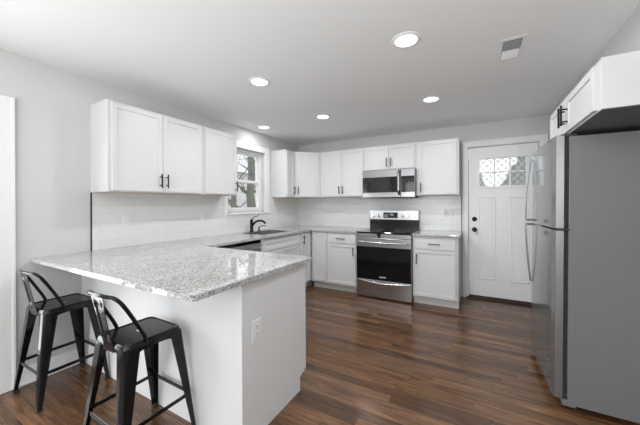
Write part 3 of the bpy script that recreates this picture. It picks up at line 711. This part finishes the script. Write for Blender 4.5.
# ================================================================== STOOLS
def stool(label, cx_, cy_, rz):
    t = thing('bar_stool', label, 'stool', (0, 0, 0), 'black metal counter stools')
    ZS = 0.612; hs = 0.150
    # seat pan with raised rim and hand slot
    bm = B(); r_ = 0.035
    slab_with_holes(bm, [-0.128, -0.030, 0.030, 0.128], [-0.128, -0.012, 0.012, 0.128], lambda i, j: i == 1 and j == 1, ZS - 0.006, ZS - 0.003, lambda u, v, c: (u, v, c))
    ring = []
    for (sx, sy, a0) in ((1, 1, 0), (-1, 1, 90), (-1, -1, 180), (1, -1, 270)):
        for k in range(7):
            a = R(a0 + 15 * k); ring.append((sx * (hs - r_) + r_ * math.cos(a), sy * (hs - r_) + r_ * math.sin(a)))
    N = len(ring)
    def loop(scale, z): return [bm.verts.new((x * scale, y * scale, z)) for x, y in ring]
    L = [loop(0.86, ZS - 0.006), loop(0.87, ZS - 0.002), loop(0.91, ZS + 0.002), loop(0.96, ZS + 0.001), loop(1.0, ZS - 0.008), loop(1.015, ZS - 0.030), loop(1.015, ZS - 0.034), loop(0.985, ZS - 0.034), loop(0.97, ZS - 0.010), loop(0.86, ZS - 0.010)]
    for A, Bq in zip(L, L[1:] + L[:1]):
        for k in range(N): bm.faces.new((A[k], A[(k + 1) % N], Bq[(k + 1) % N], Bq[k]))
    obj('seat', bm, 'stool_black', t, True)
    # arched aprons under the seat
    bm = B()
    for s in range(4):
        m = Matrix.Rotation(PI / 2 * s, 4, 'Z'); pl = []
        for k in range(13):
            q = -1 + k / 6; pl.append((0.125 * q, ZS - 0.042 - 0.020 * abs(q) ** 2.5))
        top = [(x, ZS - 0.030) for x, z in pl]
        va = [[bm.verts.new(m @ Vector((x, -hs + 0.002 - d_, z))) for x, z in pp] for pp, d_ in ((pl, 0), (top, 0), (pl, -0.003), (top, -0.003))]
        for k in range(12):
            bm.faces.new((va[0][k], va[0][k + 1], va[1][k + 1], va[1][k])); bm.faces.new((va[2][k + 1], va[2][k], va[3][k], va[3][k + 1]))
            bm.faces.new((va[0][k + 1], va[0][k], va[2][k], va[2][k + 1]))
    obj('apron', bm, 'stool_black', t)
    # four tapered folded-sheet legs
    for sx in (-1, 1):
        for sy in (-1, 1):
            bm = B(); rings = []
            for q in (0, 0.12, 0.3, 0.5, 0.7, 0.85, 1.0):
                z = (ZS - 0.022) * (1 - q) + 0.012 * q; e = hs + 0.003 + 0.052 * q; wd = 0.074 * (1 - q) + 0.026 * q; rr = 0.020 * (1 - q) + 0.010 * q; th = 0.004
                outer = [(e, e - wd)] + [(e - rr + rr * math.cos(R(a)), e - rr + rr * math.sin(R(a))) for a in (0, 22, 45, 68, 90)] + [(e - wd, e)]
                ri = max(rr - th, 0.002)
                inner = [(e - wd, e - th)] + [(e - rr + ri * math.cos(R(a)), e - rr + ri * math.sin(R(a))) for a in (90, 68, 45, 22, 0)] + [(e - th, e - wd)]
                rings.append([bm.verts.new((sx * x, sy * y, z)) for x, y in outer + inner])
            K = len(rings[0])
            for A, Bq in zip(rings, rings[1:]):
                for k in range(K): bm.faces.new((A[k], A[(k + 1) % K], Bq[(k + 1) % K], Bq[k]))
            bm.faces.new(rings[0]); bm.faces.new(rings[-1][::-1])
            lg = obj('leg', bm, 'stool_black', t, True)
            e = hs + 0.052
            bx('rubber_foot', (sx * (e - 0.028), sy * (e - 0.028), 0), (sx * (e + 0.003), sy * (e + 0.003), 0.016), 'rubber', lg, 0.004)
    # stretchers
    def at(z): return hs + 0.003 + 0.052 * (1 - z / 0.59) - 0.006
    for s in range(4):
        z = 0.215; e = at(z); m = Matrix.Rotation(PI / 2 * s, 4, 'Z')
        bm = B(); box(bm, (-e + 0.006, -e - 0.002, z - 0.009), (e - 0.006, -e + 0.002, z + 0.009), 0.001); cyl(bm, (-e + 0.006, -e, z + 0.009), (e - 0.006, -e, z + 0.009), 0.004, seg=8)
        xf(bm, bm.verts[:], m); obj('stretcher', bm, 'stool_black', t)
    # low back: bent tube hoop and pressed centre plate
    half = [(0.143, -0.045, ZS - 0.03), (0.148, -0.055, ZS + 0.02), (0.147, -0.100, ZS + 0.11), (0.143, -0.152, ZS + 0.205), (0.126, -0.182, ZS + 0.246), (0.075, -0.200, ZS + 0.253)]
    path = smooth_path([(-x, y, z) for x, y, z in half] + [(0, -0.206, ZS + 0.254)] + half[::-1], 6)
    bm = B(); sweep(bm, path, circle(0.0095, 10), up=Vector((0, -1, 0.3))); obj('back_rail', bm, 'stool_black', t, True)
    bm = B(); rows = []
    for k in range(13):
        q = k / 12; z = ZS - 0.045 + (0.295) * q; y = -0.154 - 0.052 * max(0, (q - 0.1) / 0.9) ** 0.9; hwd = 0.052 - 0.010 * math.sin(PI * q) + 0.008 * q
        row = []
        for u_ in (-1, -0.72, -0.6, 0, 0.6, 0.72, 1):
            e = 0.005 if abs(u_) < 0.65 and 0.2 < q < 0.9 else 0
            row.append((u_ * hwd, y + e, z))
        rows.append(row)
    fr_ = [[bm.verts.new(p) for p in r] for r in rows]; bk = [[bm.verts.new((p[0], p[1] + 0.003, p[2])) for p in r] for r in rows]
    for i in range(12):
        for j in range(6):
            bm.faces.new((fr_[i][j], fr_[i][j + 1], fr_[i + 1][j + 1], fr_[i + 1][j])); bm.faces.new((bk[i][j + 1], bk[i][j], bk[i + 1][j], bk[i + 1][j + 1]))
        for j in (0, 6): bm.faces.new((fr_[i][j], fr_[i + 1][j], bk[i + 1][j], bk[i][j]))
    for i in (0, 12):
        for j in range(6): bm.faces.new((fr_[i][j], fr_[i][j + 1], bk[i][j + 1], bk[i][j]))
    obj('back_plate', bm, 'stool_black', t, True)
    t.location = (cx_, cy_, 0); t.rotation_euler = (0, 0, rz)
    return t
s1 = stool('glossy black metal counter stool nearest the left wall', 0.272, -3.540, R(1))
s2 = dup(s1, (1.260, -3.540, 0), 'glossy black metal counter stool nearer the camera, under the free end of the peninsula')
s2.rotation_euler = (0, 0, R(-0.5))

# ================================================================== CEILING FIXTURES
def downlight(label, x, y):
    t = thing('recessed_downlight', label, 'ceiling light', (x, y, H), 'recessed ceiling downlights')
    bm = B(); lathe(bm, [(0.070, -0.002), (0.073, -0.009), (0.090, -0.006), (0.096, -0.001), (0.096, 0.001)], (x, y, H), seg=36); obj('trim_ring', bm, 'trim_white', t, True)
    bm = B(); lathe(bm, [(0, -0.004), (0.068, -0.004), (0.071, -0.002)], (x, y, H), seg=36); obj('diffuser', bm, 'lamp_glow', t, True)
    l = area('downlight_lamp', (x, y, H - 0.012), (0, 0, 0), 0.13, 0.13, LAMP_POWER * (0.3 if x < 0.5 else 1), (0.975, 0.99, 1.0), 'DISK')
    l.parent = t; l.location = (0, 0, -0.012)
    return t
downlight('round recessed ceiling light nearest the fridge side, largest in view', 2.493, -2.499)
downlight('round recessed ceiling light above the peninsula side, left of the largest one', 1.218, -2.491)
downlight('round recessed ceiling light in the middle, third from the left', 1.233, -1.328)
downlight('round recessed ceiling light in front of the back door', 2.491, -1.283)
downlight('small-looking recessed ceiling light over the sink, by the left wall', 0.283, -1.323)

t = thing('ceiling_vent', 'white rectangular air register in the ceiling, half dark louvres', 'vent', (3.12, -2.02, H))
vx0, vx1, vy0, vy1 = 3.035, 3.200, -2.185, -1.860
bm = B(); slab_with_holes(bm, [vx0, vx0 + 0.030, vx1 - 0.030, vx1], [vy0, vy0 + 0.034, vy1 - 0.034, vy1], lambda i, j: i == 1 and j == 1, H - 0.003, H - 0.0005, lambda u, v, c: (u, v, c)); obj('frame', bm, 'trim_white', t)
bx('duct_opening', (vx0 + 0.028, vy0 + 0.032, H - 0.004), (vx1 - 0.028, vy1 - 0.032, H - 0.001), 'vent_grey', t)
bm = B()
for k in range(16):
    y = vy0 + 0.042 + k * 0.0163; s_ = -1 if k >= 8 else 1
    m = Matrix.Translation((0, y, H - 0.005)) @ Matrix.Rotation(R(38 * s_), 4, 'X')
    b0 = B(); box(b0, (vx0 + 0.030, -0.0065, -0.0006), (vx1 - 0.030, 0.0065, 0.0006)); xf(b0, b0.verts[:], m)
    me = bpy.data.meshes.new('tmp'); b0.to_mesh(me); b0.free(); bm.from_mesh(me); bpy.data.meshes.remove(me)
obj('louvre', bm, 'trim_white', t)

# ================================================================== OUTSIDE
bm = B(); box(bm, (-30, -14, -0.75), (-0.3, 14, -0.70)); box(bm, (-0.3, 0.3, -0.25), (14, 22, -0.20)); o = obj('lawn', bm, 'lawn'); o['kind'] = 'structure'
def tree(label, x, y, z0, rad, h, seed, nb=16, group='bare trees outside the window'):
    rnd = random.Random(seed); t = thing('bare_tree', label, 'tree', (x, y, z0))
    bm = B(); p = Vector((x, y, z0)); pts = []
    for k in range(9): pts.append(p + Vector((rnd.uniform(-.04, .04), rnd.uniform(-.04, .04), h * k / 8)))
    for k in range(8): cyl(bm, pts[k], pts[k + 1], rad * (1 - k * 0.08), rad * (1 - (k + 1) * 0.08), 12, cap=False)
    obj('trunk', bm, 'bark', t, True)
    bm = B()
    for b_ in range(nb):
        k = rnd.randint(2, 7); q = pts[k].copy(); a = rnd.uniform(0, 2 * PI); d = Vector((math.cos(a), math.sin(a), rnd.uniform(0.1, 0.7))); r_ = rad * 0.28
        for s in range(6):
            q2 = q + d * rnd.uniform(0.25, 0.4); cyl(bm, q, q2, r_, r_ * 0.75, 6, cap=False)
            for _ in range(2):
                e = q2 + Vector((rnd.uniform(-.5, .5), rnd.uniform(-.5, .5), rnd.uniform(-.2, .6))); cyl(bm, q2, e, r_ * 0.4, r_ * 0.15, 5, cap=False)
            q = q2; r_ *= 0.75; d = (d + Vector((rnd.uniform(-.4, .4), rnd.uniform(-.4, .4), rnd.uniform(-.2, .3)))).normalized()
    obj('branches', bm, 'bark', t, True)
tree('grey bare tree with a thick trunk seen through the kitchen window, left one', -3.0, 1.29, -0.7, 0.10, 6.0, 3)
tree('grey bare tree trunk seen at the right edge of the kitchen window glass', -5.2, 4.35, -0.7, 0.22, 6.5, 5)
bm = B(); box(bm, (-12.5, 3.0, -0.7), (-9.5, 13, 3.2)); prism(bm, [(-12.9, 3.2), (-9.1, 3.2), (-11.0, 4.6)], 0, 1)
hv = [v for v in bm.verts if v.index < 0 or True][-6:]
for v in hv: x, z, q = v.co; v.co = (x, 2.7 + 10.6 * q, z)
tag(obj('neighbour_house', bm, 'outdoor_wall'), 'pale house seen through the kitchen window behind the trees', 'house')
def shrub(label, x, y, z0, r_, h, seed):
    rnd = random.Random(seed); bm = B()
    bmesh.ops.create_icosphere(bm, subdivisions=4, radius=1)
    for v in bm.verts:
        c = v.co.normalized(); k = 1 + 0.13 * math.sin(c.x * 9 + seed) * math.sin(c.y * 8 + 1) + rnd.uniform(-.05, .05); taper = 1.0 - 0.35 * max(0, c.z)
        v.co = Vector((x + c.x * r_ * k * taper, y + c.y * r_ * k * taper, z0 + h / 2 + c.z * h / 2 * k))
    tag(obj('evergreen_shrub', bm, 'evergreen', None, True), label, 'shrub')
shrub('dark evergreen shrub behind the left panes of the back door', 2.70, 4.2, -0.2, 0.55, 2.55, 1)
shrub('dark evergreen shrub behind the right panes of the back door', 4.00, 4.4, -0.2, 0.60, 2.7, 4)
